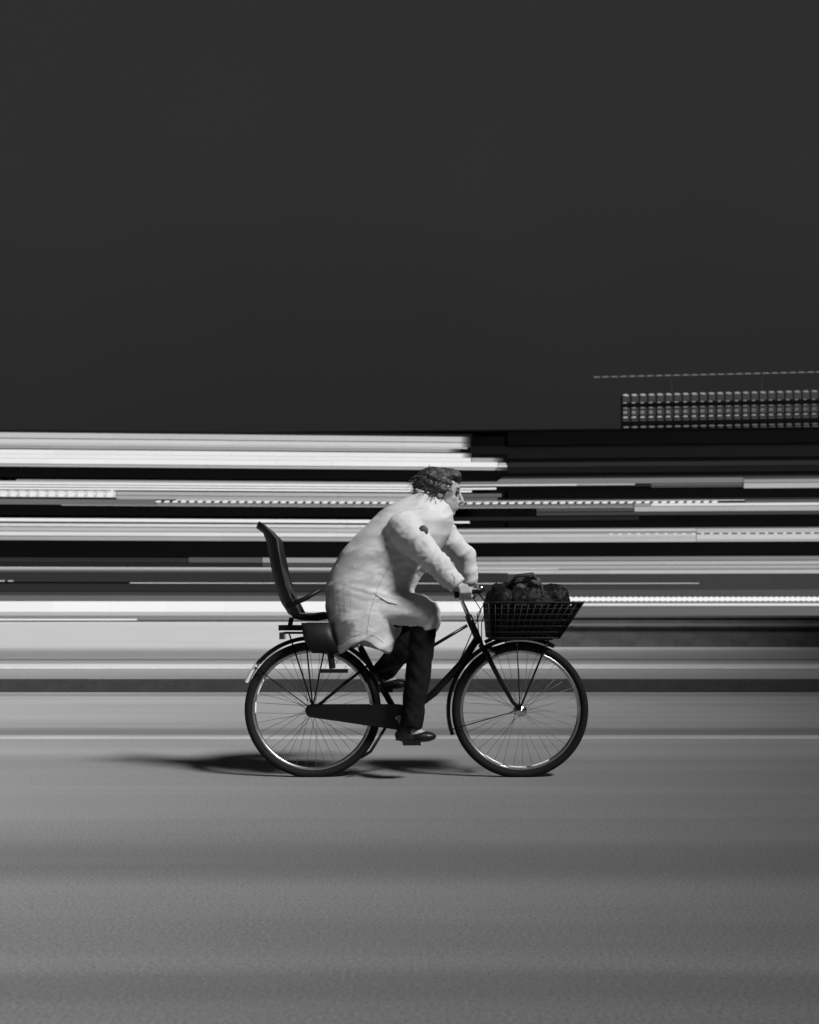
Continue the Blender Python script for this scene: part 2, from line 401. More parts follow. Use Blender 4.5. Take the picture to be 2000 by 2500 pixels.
# right block
B = Facade('shop_building', 1860, 119.0, -0.06)
tag(B.root, 'long dark multi-storey building with light streaks built as window rows in the right background', 'building')
XR = 2170
solid(B, 'wall', 640, XR, 1047, dark, 18)
bar(B, 'roof_edge', 638, XR, 1044, 1048.5, dark, 0.3, 18.2)
bl = [(1085, 1212, 1186.6, 1190.8, 240), (1085, 1152, 1193, 1197.3, 240), (1085, 1225, 1201, 1209.7, 95), (1085, 1215, 1211.2, 1219.0, 95), (1085, 1147, 1269.5, 1274, 238), (1250, XR, 1085, 1115, 16), (1250, XR, 1125, 1136, 38), (1250, XR, 1137, 1151, 17), (1240, XR, 1160.5, 1165, 42), (1240, 1815, 1165.3, 1178, 118), (1816, XR, 1165.3, 1170, 78),
      (1816, XR, 1170.3, 1178, 150), (1240, 1410, 1178.8, 1182, 225), (1411, 1550, 1178.8, 1181.5, 190), (1240, 1815, 1182.2, 1183.8, 70), (1590, 1812, 1180, 1182, 120), (1816, XR, 1179.4, 1191.5, 172),
      (1590, 1814, 1184.2, 1188.5, 75),
      (1240, 1818, 1220, 1221.6, 225), (1240, XR, 1215, 1219.5, 45), (1819, XR, 1220, 1226.5, 90), (1240, 1547, 1228, 1235, 110), (1240, 1547, 1235.6, 1236.8, 190), (1310, 1547, 1238, 1246, 75), (1590, XR, 1227.6, 1233.8, 222), (1549, 1589, 1227.6, 1233.8, 150),
      (1549, XR, 1235.2, 1247, 170), (1310, XR, 1248, 1256, 62), (1240, 1560, 1259, 1268, 30),
      (1240, XR, 1287, 1289.5, 100), (1240, 1700, 1290, 1295, 195), (1701, XR, 1290, 1300.8, 178), (1240, 1700, 1295.3, 1300.8, 140), (1240, 1700, 1301.4, 1310.5, 190), (1701, XR, 1303.8, 1316, 198), (1240, 1700, 1311, 1322, 180), (1701, XR, 1316.2, 1322, 165),
      (1240, XR, 1358, 1367.6, 130), (1240, XR, 1369.3, 1378, 175), (1240, XR, 1379.6, 1386.6, 168), (1240, 1365, 1387, 1388.8, 230), (1366, XR, 1387, 1388.8, 170), (1240, XR, 1390.6, 1400, 182),
      (1240, XR, 1401, 1439, 58), (1240, XR, 1439.3, 1456, 78), (1240, XR, 1470, 1473, 150), (1240, XR, 1473.8, 1478, 246), (1240, XR, 1478.4, 1482, 130), (1240, XR, 1483, 1503, 100), (1240, XR, 1503.5, 1515, 60)]
for (x0, x1, y0, y1, lum) in bl:
    if x0 in (1240, 1250): x0 = 1085 if y1 < 1401 else 1190
    panes(B, 'streak_pane', x0, x1, y0, y1, lum, width=5.4 if (y1 - y0) > 8 else 9)
bar(B, 'light_strip', 1240, 1706, 1423, 1424.6, lit(205), 0.16, -0.06)
for (ya, yb) in ((1049, 1083), (1193, 1214), (1269, 1285), (1324, 1356)):
    bar(B, 'spandrel', 1240 if ya != 1324 else 1085, XR, ya, yb, dark, 0.25)
lamps(B, 'soffit_lamp', 1098, 1755, 20.6, 1222.8, 1227.2, 16, 246, roll=-0.06)
lamps(B, 'soffit_lamp', 1487, XR, 22.3, 1301.2, 1303.4, 9.5, 246)
lamps(B, 'canopy_lamp', 1240, XR, 13.2, 1456.6, 1468.4, 16.5, 246, roll=-0.03)

# tower with rows of small windows
T = Facade('tower_block', 1520, 300.0, -0.115)
tag(T.root, 'distant tower block with rows of small dim windows at upper right', 'tower')
skyish = mat('night_concrete', 0.012, 0.8, var=0.15, vscale=0.1, spec=0.1)
XT = 2130
s0, s1 = T.s_of(1516), T.s_of(XT)
MB().box(T.s_of(1519), s1, 0, 5, 0, T.z_of(962.5)).build('wall', skyish, T.root, wc=False)
ncol = 29
for i in range(ncol):
    x = 1521 + i * 20.9
    for (ya, yb, lum, w, h0) in ((966.5, 983, 60, 17, 0), (996, 1016, 54, 17.5, 0), (1024, 1029, 62, 15, 0)):
        block('window', unit_box(lit(lum)), T.root, T.s_of(x), T.s_of(x + w), -0.2, -0.01, T.z_of(yb), T.z_of(ya))
    for (ya, yb, lum, w, r) in ((963.2, 967.8, 180, 14, 0.10), (983.4, 985.8, 165, 10, 0), (996, 998, 160, 12, 0), (1005, 1007, 160, 11, 0), (1008.6, 1010.6, 160, 11, 0), (1018, 1021.4, 190, 12, 0), (1041.6, 1045.4, 125, 16, 0), (1047.6, 1051.8, 115, 17, -0.03)):
        fade = 1 - 0.35 * i / ncol
        block('window_lamp', unit_lamp(lit(int(lum * fade / 6) * 6)), T.root, T.s_of(x), T.s_of(x + w), -0.5, -0.22, T.z_of(yb), T.z_of(ya), r)
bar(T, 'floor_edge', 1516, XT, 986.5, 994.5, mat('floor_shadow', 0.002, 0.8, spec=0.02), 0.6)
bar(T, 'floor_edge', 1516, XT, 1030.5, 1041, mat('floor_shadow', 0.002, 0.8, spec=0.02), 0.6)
rb = bar(T, 'roof_beam', 1448, XT, 919.4, 921.4, mat('beam_paint', 0.02, 0.7), 0.5, 0.0)
for x in (1640, 1860):
    sx = T.s_of(x); block('roof_post', unit_box(mat('beam_paint', 0.02)), T.root, sx - 0.03, sx + 0.03, -0.3, -0.24, T.z_of(962), T.z_of(921.5))
lamps(T, 'roof_lamp', 1450, XT, 21.7, 919.2, 921.2, 13, 128, me=unit_box, proud=0.7)

# low dark wall on the square, right
LW = Facade('low_wall', 1600, 25.1, 0.0)
tag(LW.root, 'low dark wall with a thin rail standing on the square, right of the basket', 'wall')
LW.root.location.z = FZ
def zl(py): return LW.z_of(py) - FZ
lwm = mat('dark_wall_stone', 0.03, 0.8, var=0.4, vscale=3.0, bump=0.4, bscale=25)
xs = LW.s_of(1235); xe = LW.s_of(2500); i = 0
while xs < xe:
    block('wall_block', unit_box(lwm), LW.root, xs + 0.001, xs + 1.199, 0.0, 0.35 + random.uniform(-0.006, 0.006), 0.0, zl(1508)); xs += 1.2; i += 1
block('coping', unit_box(mat('coping_stone', 0.04, 0.7, var=0.3, vscale=4)), LW.root, LW.s_of(1233), xe, -0.04, 0.40, zl(1508) + 0.002, zl(1502.5))
block('rail', unit_box(mat('rail_steel', 0.08, 0.45, var=0.2)), LW.root, LW.s_of(1240), xe, -0.09, -0.05, zl(1528), zl(1522))
for k in range(10):
    sx = LW.s_of(1260) + k * 1.2
    block('rail_bracket', unit_box(mat('rail_steel', 0.035)), LW.root, sx, sx + 0.03, -0.05, -0.002, zl(1529), zl(1524))

# added building out of view, heights stepped to shade the right of the road
CB = empty('added_shade_building', (20, -40, 0))
tag(CB, 'added unseen building, stepped down to shade the right side of the road', 'building')
cw = mat('render_wall', 0.10, 0.8, var=0.2, vscale=1.0)
for (ya, yb, h) in ((0, 28.3, 26.0), (28.31, 33, 23.9), (33.01, 40, 21.9), (40.01, 48, 19.6), (48.01, 70, 16.6)):
    MB().box(0, 12, ya, yb, 0, h).build('wall', cw, CB, wc=False)
    for j in range(4):
        for i in range(int((yb - ya) / 3.6)):
            block('window', unit_box(mat('dark_glass', 0.02, 0.1)), CB, -0.05, -0.003, ya + 1.2 + 3.5 * i, ya + 2.8 + 3.5 * i, 1.2 + 3.9 * j, 3.4 + 3.9 * j)

# ================================================================== bicycle
black = mat('black_paint', 0.006, 0.3, var=0.2, vscale=30, spec=0.3)
rubber = mat('tyre_rubber', 0.009, 0.8, spec=0.2, var=0.3, vscale=60, bump=0.3, bscale=400)
chrome = mat('chrome', 0.75, 0.18, metal=1.0, var=0.1)
alu = mat('brushed_rim', 0.55, 0.32, metal=1.0, var=0.15, vscale=60)
plast = mat('black_plastic', 0.007, 0.5, spec=0.25, var=0.2, vscale=40)
whitep = mat('white_mudguard', 0.75, 0.4)
refl = mat('reflector', 0.85, 0.15)

RH = (764, 1733); FH = (1270, 1733); BBp = (972, 1748)
bike = empty('bicycle', (0.03, BIKE_D, 0))
tag(bike, 'black step-through city bicycle with front basket, ridden to the right', 'bicycle')
def T2(pts, r, name=None, m=black, parent=bike, seg=10, smooth=True):
    b = MB().tube([W(*p) for p in pts], r, seg)
    return b.build(name, m, parent, smooth) if name else b
fr = MB()
fr.tube([W(1143, 1502), W(1150, 1520), W(1172, 1571)], 0.018, 12)                    # head tube
fr.tube([W(1165, 1560), W(1125, 1622), W(1060, 1692), W(1000, 1737), W(*BBp)], 0.019, 12)   # main down tube
fr.tube([W(1141, 1527), W(1070, 1569), W(1000, 1612), W(914, 1645)], 0.0085, 10)       # slim upper stay
fr.tube([W(*BBp), W(914, 1645), W(880, 1580)], 0.0165, 12)                              # seat tube
for s in (-1, 1):
    fr.tube([W(BBp[0], BBp[1], 0.03 * s), W(880, 1743, 0.05 * s), W(RH[0], RH[1], 0.065 * s)], 0.009, 8)
    fr.tube([W(902, 1622, 0.02 * s), W(840, 1670, 0.05 * s), W(RH[0], RH[1], 0.068 * s)], 0.0075, 8)
fr.cyl_y(W(*BBp), 0.024, 0.08)
fr.build('frame', black, bike, True)
fk = MB()
for s in (-1, 1):
    fk.tube([W(1174, 1574, 0.02 * s), W(1190, 1600, 0.05 * s), W(1225, 1668, 0.056 * s), W(1252, 1714, 0.056 * s), W(FH[0], FH[1], 0.056 * s)], [0.014, 0.0135, 0.012, 0.010, 0.009], 10)
fk.tube([W(1176, 1578, -0.05), W(1176, 1578, 0.05)], 0.014, 10)
fk.build('fork', black, bike, True)

def wheel(hub, name):
    c = W(*hub); R = 0.349
    tyre = MB().torus(c, R - 0.021, 0.021, 96, 12).build('tyre', rubber, bike, True)
    w = tyre
    w.name = name
    BASE[w.name] = BASE[bike.name]
    MB().torus(c, R - 0.047, 0.011, 96, 10, rscale=1.3).build('rim', alu, w, True)
    h = MB().cyl_y(c, 0.016, 0.09, 16); h.cyl_y(c + Vector((0, -0.038, 0)), 0.030, 0.006, 24); h.cyl_y(c + Vector((0, 0.038, 0)), 0.030, 0.006, 24); h.cyl_y(c, 0.006, 0.15, 10)
    h.build('hub', chrome, w, True)
    sp = MB()
    for i in range(36):
        side = 1 if i % 2 else -1
        a = 2 * math.pi * i / 36 + 0.05; a2 = a + (0.55 if (i // 2) % 2 else -0.55)
        sp.tube([c + Vector((0.028 * math.cos(a2), 0.038 * side, 0.028 * math.sin(a2))), c + Vector((0.298 * math.cos(a), 0.004 * side, 0.298 * math.sin(a)))], 0.0011, 5)
    tag(sp.build('spokes', mat('spoke_steel', 0.22, 0.5, metal=0.6), w, True), kind='stuff')
    return w
rw = wheel(RH, 'rear_wheel'); fwheel = wheel(FH, 'front_wheel')
for hubp, wobj, arcs in ((FH, fwheel, ((-129, -108), (-103, -84), (-80, -60))), (RH, rw, ((148, 166), (172, 184)))):
    c = W(*hubp)
    for (a0, a1) in arcs:
        pts = [c + Vector((0.292 * math.cos(math.radians(a0 + (a1 - a0) * i / 8)), -0.012, 0.292 * math.sin(math.radians(a0 + (a1 - a0) * i / 8)))) for i in range(9)]
        MB().tube(pts, [0.002, 0.004, 0.005, 0.005, 0.005, 0.005, 0.005, 0.004, 0.002], 6).build('spoke_reflector', refl, wobj, True)

def fender(hub, a0, a1, name, m, R=0.372, w=0.028):
    c = W(*hub); v = []; f = []; n = 30
    prof = [(-1, -0.012), (-0.6, 0.002), (0, 0.006), (0.6, 0.002), (1, -0.012)]
    for i in range(n + 1):
        a = math.radians(a0 + (a1 - a0) * i / n)
        for (q, h) in prof:
            rr = R + h; v.append(c + Vector((rr * math.cos(a), q * w, rr * math.sin(a))))
        for (q, h) in reversed(prof):
            rr = R + h - 0.003; v.append(c + Vector((rr * math.cos(a), q * w * 0.94, rr * math.sin(a))))
    k = 10
    for i in range(n):
        for j in range(k):
            f.append((i * k + j, i * k + (j + 1) % k, (i + 1) * k + (j + 1) % k, (i + 1) * k + j))
    f.append(tuple(range(k))); f.append(tuple(n * k + j for j in range(k - 1, -1, -1)))
    return mesh_obj(name, v, f, m, bike, True)
fd = fender(RH, 20, 140, 'mudguard', black); ft = fender(RH, 140.5, 157, 'mudguard_tip', whitep); ft.parent = fd
tag(ft, 'white tip of the rear mudguard')
fender(FH, 62, 200, 'mudguard', black)
for pts in ([(RH[0], RH[1], 0.07), (622, 1628, 0.03)], [(FH[0], FH[1], 0.06), (1105, 1780, 0.03)], [(FH[0], FH[1], 0.06), (1262, 1570, 0.15)]):
    for s in (-1, 1):
        T2([(p[0], p[1], p[2] * s) for p in pts], 0.003, 'mudguard_stay', black, seg=6)


# chain case, cranks, pedals
cc = MB()
pts = []
n = 40
cF = W(*BBp); cR = W(RH[0], RH[1])
def hull(yo, rF, rR):
    o = []
    for i in range(17):
        a = math.radians(-90 + 180 * i / 16); o.append(cF + Vector((rF * math.cos(a), yo, rF * math.sin(a))))
    for i in range(17):
        a = math.radians(90 + 180 * i / 16); o.append(cR + Vector((rR * math.cos(a), yo, rR * math.sin(a))))
    return o
v = hull(-0.055, 0.062, 0.030) + hull(-0.062, 0.066, 0.034) + hull(-0.076, 0.063, 0.031)
k = 34; f = []
for q in range(2):
    for i in range(k):
        f.append((q * k + i, q * k + (i + 1) % k, (q + 1) * k + (i + 1) % k, (q + 1) * k + i))
f.append(tuple(range(k - 1, -1, -1))); f.append(tuple(2 * k + i for i in range(k)))
mesh_obj('chain_case', v, f, black, bike)
PN = (1006, 1812); PFp = (938, 1684)
cr = MB().tube([W(BBp[0], BBp[1], -0.095), W(PN[0], PN[1], -0.095)], [0.014, 0.010], 8); cr.tube([W(BBp[0], BBp[1], 0.09), W(PFp[0], PFp[1], 0.09)], [0.014, 0.010], 8)
cr.cyl_y(W(*BBp), 0.012, 0.2, 12); cr.build('crank', alu, bike, True)
for (p, yy) in ((PN, -0.145), (PFp, 0.14)):
    c = W(p[0], p[1], yy); b = MB().box(c.x - 0.045, c.x + 0.045, c.y - 0.04, c.y + 0.04, c.z - 0.012, c.z + 0.012)
    pd = b.build('pedal', rubber, bike)
    for s in (-1, 1):
        MB().box(c.x + s * 0.046, c.x + s * 0.050, c.y - 0.022, c.y + 0.022, c.z - 0.007, c.z + 0.007).build('pedal_reflector', refl, pd)

# saddle, rack
sv, sf = fuse(MB().ellipsoid(W(858, 1556), (0.115, 0.085, 0.026)).ellipsoid(W(905, 1554), (0.11, 0.03, 0.02)), 0.006, 8)
mesh_obj('saddle', sv, sf, mat('saddle_leather', 0.008, 0.45, var=0.2), bike, True)
T2([(880, 1580), (872, 1563)], 0.013, 'seat_post', chrome)
rk = MB()
for s in (-1, 1):
    rk.tube([W(694, 1545, 0.05 * s), W(880, 1545, 0.06 * s)], 0.006, 8)
    for x in (706, 745, 800): rk.tube([W(x, 1546, 0.05 * s), W(RH[0], RH[1] - 6, 0.078 * s)], 0.004, 8)
for x in (694, 740, 790, 850): rk.tube([W(x, 1545, -0.055), W(x, 1545, 0.055)], 0.005, 8)
rk.build('rear_rack', black, bike, True)
rl = MB().box(*(lambda c: (c.x - 0.014, c.x + 0.01, c.y - 0.045, c.y + 0.045, c.z - 0.02, c.z + 0.015))(W(691, 1551))).build('rear_light', mat('red_lens_in_grey', 0.12, 0.2), bike)
# handlebar, stem, grips, levers, bell, cables
T2([(1143, 1502), (1136, 1486), (1122, 1455), (1130, 1446), (1152, 1447)], 0.0115, 'stem', chrome)
hb = [(1110, 1453, -0.30), (1138, 1448, -0.29), (1162, 1444, -0.25), (1172, 1444, -0.18), (1160, 1447, -0.06), (1152, 1448, 0), (1160, 1447, 0.06), (1176, 1444, 0.18), (1168, 1444, 0.25), (1144, 1448, 0.29), (1116, 1453, 0.30)]
bar_o = T2(hb, 0.0105, 'handlebar', black)
for s, pts in ((-1, hb[:2]), (1, hb[-2:])):
    MB().tube([W(*p) for p in pts], 0.0165, 14).build('grip', rubber, bar_o, True)
    yy = 0.25 * s
    MB().tube([W(1160, 1452, yy), W(1148, 1462, yy * 1.08), W(1120, 1464, yy * 1.16)], [0.006, 0.005, 0.005], 8).build('brake_lever', alu, bar_o, True)
MB().ellipsoid(W(1172, 1436, -0.15), (0.026, 0.026, 0.018)).build('bell', chrome, bar_o, True)
for pts in (((1168, 1448, -0.2), (1185, 1470, -0.1), (1166, 1500, -0.03), (1168, 1540, -0.02), (1178, 1578, -0.02)),
            ((1170, 1448, 0.2), (1192, 1480, 0.02), (1176, 1520, 0.03), (1176, 1560, 0.03), (1184, 1590, 0.02)),
            ((1150, 1450, -0.12), (1175, 1490, -0.04), (1160, 1525, -0.025), (1152, 1545, -0.022), (1120, 1620, -0.02))):
    T2(pts, 0.0028, 'cable', plast, seg=6)
hl = W(1196, 1592)
MB().ellipsoid(hl, (0.035, 0.03, 0.03)).build('headlight', chrome, bike, True)
T2([(950, 1762, -0.03), (905, 1835, -0.06), (880, 1850, -0.075)], 0.008, 'kickstand', black)

# basket (fixed on the front carrier)
bk = MB(); wire = 0.0026
def bring(px0, px1, py, hw, r):
    p0 = W(px0, py); p1 = W(px1, py); rr = 0.04; y0, y1 = BIKE_D - hw, BIKE_D + hw; z = p0.z; o = []
    for (cx, cy, a0) in ((p1.x - rr, y1 - rr, 0), (p0.x + rr, y1 - rr, 90), (p0.x + rr, y0 + rr, 180), (p1.x - rr, y0 + rr, 270)):
        for k in range(5):
            a = math.radians(a0 + 90 * k / 4); o.append(Vector((cx + rr * math.cos(a), cy + rr * math.sin(a), z)))
    return o
levels = [(1186, 1412, 1472, 0.20, 0.0055), (1187, 1402, 1486, 0.195, wire), (1188, 1392, 1500, 0.19, wire), (1189, 1382, 1514, 0.187, wire), (1190, 1373, 1528, 0.183, wire), (1191, 1364, 1542, 0.18, wire), (1192, 1356, 1556, 0.177, 0.004)]
for (a, b_, py, hw, r) in levels: bk.tube(bring(a, b_, py, hw, r), r, 6, closed=True)
NW = 14
for k in range(NW + 1):
    t = k / NW
    for s in (-1, 1):
        bk.tube([W(1186 + 226 * t, 1472, 0) + Vector((0, 0.20 * s, 0)), W(1192 + 164 * t, 1556, 0) + Vector((0, 0.177 * s, 0))], wire, 5)
    bk.tube([W(1192 + 164 * t, 1556) + Vector((0, -0.177, 0)), W(1192 + 164 * t, 1556) + Vector((0, 0.177, 0))], wire, 5)
for k in range(13):
    t = -1 + 2 * k / 12
    bk.tube([W(1412, 1472) + Vector((0, 0.19 * t, 0)), W(1356, 1556) + Vector((0, 0.17 * t, 0))], wire, 5)
    bk.tube([W(1186, 1472) + Vector((0, 0.19 * t, 0)), W(1192, 1556) + Vector((0, 0.17 * t, 0))], wire, 5)
bko = bk.build('basket', plast, bike, True)
lin_ = MB().sections([(W(0, 1555).z + 0.004, W(1196, 0).x, W(1352, 0).x, 0.168, BIKE_D), (W(0, 1480).z, W(1191, 0).x, W(1404, 0).x, 0.188, BIKE_D)], 40, ex=5)
lin_.build('basket_liner', mat('dark_liner_cloth', 0.005, 0.9, spec=0.1, var=0.3, vscale=20), bko)
cs = MB()
for s in (-1, 1):
    cs.tube([W(1200, 1560, 0.12 * s), W(1350, 1560, 0.12 * s)], 0.006, 8); cs.tube([W(1340, 1560, 0.12 * s), W(FH[0], FH[1] - 4, 0.065 * s)], 0.005, 8)
cs.tube([W(1200, 1560, -0.12), W(1200, 1560, 0.12)], 0.006, 8); cs.tube([W(1184, 1568, 0), W(1200, 1560, 0)], 0.01, 8)
cs.build('front_carrier', black, bike, True)

# things in the basket
def lump(sc, amp, seed):
    def d(v, n):
        p = Vector((v.x * sc + seed, v.y * sc, v.z * sc))
        return amp * (noise.noise(p) + 0.5 * abs(noise.noise(p * 2.3)) * 2 - 0.3 + 0.35 * noise.noise(p * 5))
    return d
bv, bf = fuse(MB().ellipsoid(W(1285, 1478), (0.19, 0.15, 0.12)).ellipsoid(W(1225, 1470), (0.08, 0.14, 0.09)).ellipsoid(W(1350, 1466), (0.09, 0.13, 0.09)).ellipsoid(W(1260, 1440), (0.07, 0.1, 0.05)), 0.008, 4, lump(10, 0.018, 1.0))
rs = empty('shoulder_bag', W(1285, 1500))
mesh_obj('bag_body', bv, bf, mat('black_nylon', 0.006, 0.6, spec=0.2, var=0.4, vscale=15, bump=0.2, bscale=120), rs, True)
MB().tube([W(1240, 1432, -0.08), W(1262, 1406, -0.11), W(1300, 1402, -0.1), W(1322, 1432, -0.07), W(1326, 1460, -0.12)], 0.010, 8, yscale=1.8).build('bag_strap', mat('black_webbing', 0.012, 0.7), rs, True)
tag(rs, 'crumpled black bag heaped in the front basket', 'bag')
pv_, pf_ = fuse(MB().ellipsoid(W(1300, 1424, -0.05), (0.05, 0.06, 0.035)).ellipsoid(W(1268, 1432, -0.06), (0.04, 0.05, 0.03)), 0.005, 3, lump(14, 0.012, 5.0))
pbg = mesh_obj('scarf', pv_, pf_, mat('grey_wool', 0.07, 0.9, var=0.4, vscale=30, bump=0.3, bscale=300), None, True)
tag(pbg, 'rumpled grey cloth lying on top of the black bag in the basket', 'cloth')

# ================================================================== child seat on the rear rack
cs_ = empty('child_seat', W(740, 1532))
tag(cs_, 'empty black child seat on the rear rack behind the rider', 'child seat')
shell = mat('seat_shell', 0.006, 0.5, spec=0.25, var=0.2, vscale=20)
pad = mat('seat_pad', 0.012, 0.9, var=0.3, vscale=40)
prof = [(800, 1512, 0.13), (770, 1516, 0.14), (735, 1514, 0.145), (708, 1500, 0.15), (690, 1472, 0.155), (678, 1440, 0.15), (668, 1400, 0.14), (660, 1360, 0.125), (654, 1326, 0.11), (645, 1303, 0.10), (628, 1291, 0.09)]
v = []; f = []
seg = 9
for i, (px, py, hw) in enumerate(prof):
    a = Vector(W(*prof[max(0, i - 1)][:2])); b = Vector(W(*prof[min(len(prof) - 1, i + 1)][:2])); t = (b - a).normalized()
    nrm = Vector((t.z, 0, -t.x))
    for lay in (0, 1):
        for k in range(seg):
            q = -1 + 2 * k / (seg - 1)
            wing = 0.045 * max(0, abs(q) - 0.45) ** 1.5 * 3.0 * (1.0 if 2 < i < 9 else 0.5)
            v.append(W(px, py) + Vector((0, q * hw, 0)) + nrm * (wing + (0.012 if lay else 0)))
m2 = 2 * seg
for i in range(len(prof) - 1):
    for k in range(seg - 1):
        f.append((i * m2 + k, i * m2 + k + 1, (i + 1) * m2 + k + 1, (i + 1) * m2 + k))
        f.append((i * m2 + seg + k, (i + 1) * m2 + seg + k, (i + 1) * m2 + seg + k + 1, i * m2 + seg + k + 1))
    for k in (0, seg - 1):
        f.append((i * m2 + k, (i + 1) * m2 + k, (i + 1) * m2 + seg + k, i * m2 + seg + k))
for i in (0, len(prof) - 1):
    for k in range(seg - 1): f.append((i * m2 + k, i * m2 + k + 1, i * m2 + seg + k + 1, i * m2 + seg + k))
mesh_obj('shell', v, f, shell, cs_, True)
pdv, pdf = fuse(MB().ellipsoid(W(700, 1430), (0.02, 0.11, 0.13), Matrix.Rotation(-0.3, 3, 'Y')).ellipsoid(W(752, 1506), (0.085, 0.11, 0.018)), 0.008, 4)
mesh_obj('cushion', pdv, pdf, pad, cs_, True)
for s in (-1, 1):
    MB().tube([W(700, 1480, 0.145 * s), W(745, 1462, 0.15 * s), W(782, 1440, 0.15 * s)], [0.012, 0.012, 0.010], 8).build('armrest', shell, cs_, True)
    lg = MB()
    lg.sections([(W(0, 1592).z, W(768, 0).x, W(836, 0).x, 0.035, BIKE_D + 0.15 * s), (W(0, 1560).z, W(748, 0).x, W(822, 0).x, 0.04, BIKE_D + 0.15 * s), (W(0, 1520).z, W(742, 0).x, W(812, 0).x, 0.035, BIKE_D + 0.145 * s)], 20, ex=4)
    lg.build('leg_guard', shell, cs_, True)
    c = W(815, 1636, 0.15 * s)
    MB().tube([W(806, 1592, 0.15 * s), W(812, 1632, 0.15 * s)], 0.016, 8).box(c.x - 0.07, c.x + 0.07, c.y - 0.04, c.y + 0.04, c.z - 0.012, c.z + 0.004).build('footrest', shell, cs_)
    MB().tube([W(668, 1390, 0.05 * s), W(690, 1400, 0.05 * s), W(715, 1450, 0.04 * s), W(745, 1500, 0.02 * s)], 0.007, 6, yscale=2.4).build('strap', mat('black_webbing', 0.012), cs_, True)
c0, c1 = W(684, 1539), W(800, 1526)
MB().box(c0.x, c1.x, BIKE_D - 0.075, BIKE_D + 0.075, c0.z, c1.z).build('mounting_bracket', plast, cs_)
MB().tube([W(708, 1528), W(712, 1508)], 0.012, 8).build('support_post', plast, cs_, True)

# ================================================================== rider
pr = empty('person', W(920, 1550))
tag(pr, 'cyclist in a loose pale coat and dark trousers, leaning over the handlebar', 'person')
skin = mat('skin', 0.30, 0.55, var=0.1, vscale=30)
coat_m = mat('pale_coat', 0.48, 0.8, spec=0.2, var=0.10, vscale=7, bump=0.25, bscale=160)
trou = mat('dark_trousers', 0.009, 0.9, spec=0.1, var=0.3, vscale=25, bump=0.2, bscale=200)
hairm = mat('dark_hair', 0.03, 0.45, var=0.6, vscale=60, bump=0.6, bscale=140, stretch=(1, 1, 2.5))

# body: head, neck, trunk, arms with hands, legs - one skin
bd = MB()
HEAD = W(1078, 1202); tilt = Matrix.Rotation(0.12, 3, 'Y')
def H(x, y, z): return HEAD + tilt @ Vector((x, y, z))
bd.ellipsoid(H(-0.008, 0, 0.018), (0.097, 0.075, 0.098), tilt)
bd.ellipsoid(H(0.03, 0, -0.05), (0.062, 0.055, 0.075), tilt)
bd.ellipsoid(H(0.058, 0, -0.098), (0.026, 0.026, 0.02), tilt)
bd.tube([H(0.085, 0, 0.015), H(0.105, 0, -0.02), H(0.112, 0, -0.036), H(0.088, 0, -0.045)], [0.009, 0.011, 0.014, 0.011], 8)
bd.ellipsoid(H(0.085, 0, -0.066), (0.014, 0.022, 0.007), tilt); bd.ellipsoid(H(0.083, 0, -0.078), (0.013, 0.019, 0.007), tilt)
bd.ellipsoid(H(0.076, 0, 0.032), (0.018, 0.05, 0.010), tilt)
for s in (-1, 1):
    bd.ellipsoid(H(-0.008, 0.074 * s, -0.012), (0.019, 0.008, 0.031), tilt)
    bd.ellipsoid(H(0.058, 0.034 * s, -0.028), (0.02, 0.016, 0.018), tilt)
bd.tube([H(0, 0, -0.06), W(1035, 1255), W(1015, 1285)], [0.054, 0.056, 0.075], 12)
bd.sections([(W(0, py).z, W(a, 0).x, W(b, 0).x, w, BIKE_D) for (py, a, b, w) in ((1545, 815, 940, .15), (1500, 812, 965, .165), (1450, 815, 985, .15), (1390, 840, 1005, .14), (1330, 890, 1040, .16), (1285, 925, 1070, .17), (1262, 965, 1070, .12))])
def arm(s, sh, el, wr):
    bd.tube([W(*sh), W(*el), W(*wr)], [0.055, 0.042, 0.028], 10)
NSH, NEL, NWR = (990, 1296, -0.19), (1066, 1376, -0.285), (1122, 1434, -0.295)
FSH, FEL, FWR = (1062, 1285, 0.19), (1136, 1362, 0.285), (1150, 1432, 0.295)
arm(-1, NSH, NEL, NWR); arm(1, FSH, FEL, FWR)
def hand(wr, s, gx):
    yc = wr[2]
    P = lambda x, y, dy: W(x + gx, y, yc + dy)
    bd.tube([W(*wr), P(1132, 1441, 0), P(1144, 1440, 0)], [0.026, 0.034, 0.030], 10, yscale=1.1)
    for i in range(4):
        o = -6 + i * 8; ln = (0.9, 1.0, 0.96, 0.8)[i]
        bd.tube([P(1128 + o, 1437, 0.022 * s), P(1130 + o, 1437, 0.040 * s), P(1131 + o, 1444 + 3 * ln, 0.052 * s), P(1131 + o, 1455 + 4 * ln, 0.036 * s), P(1130 + o, 1459 + 3 * ln, 0.012 * s)], [0.011, 0.0100, 0.0092, 0.0085, 0.007], 7)
    bd.tube([P(1140, 1442, -0.018 * s), P(1148, 1447, -0.032 * s), P(1152, 1455, -0.034 * s), P(1150, 1460, -0.02 * s)], [0.012, 0.0105, 0.0095, 0.008], 7)
hand(NWR, -1, 0); hand(FWR, 1, 8)
HIPN, KNN, ANN = (868, 1512, -0.10), (1040, 1500, -0.13), (1004, 1768, -0.14)
HIPF, KNF, ANF = (868, 1512, 0.10), (1042, 1516, 0.12), (932, 1644, 0.14)
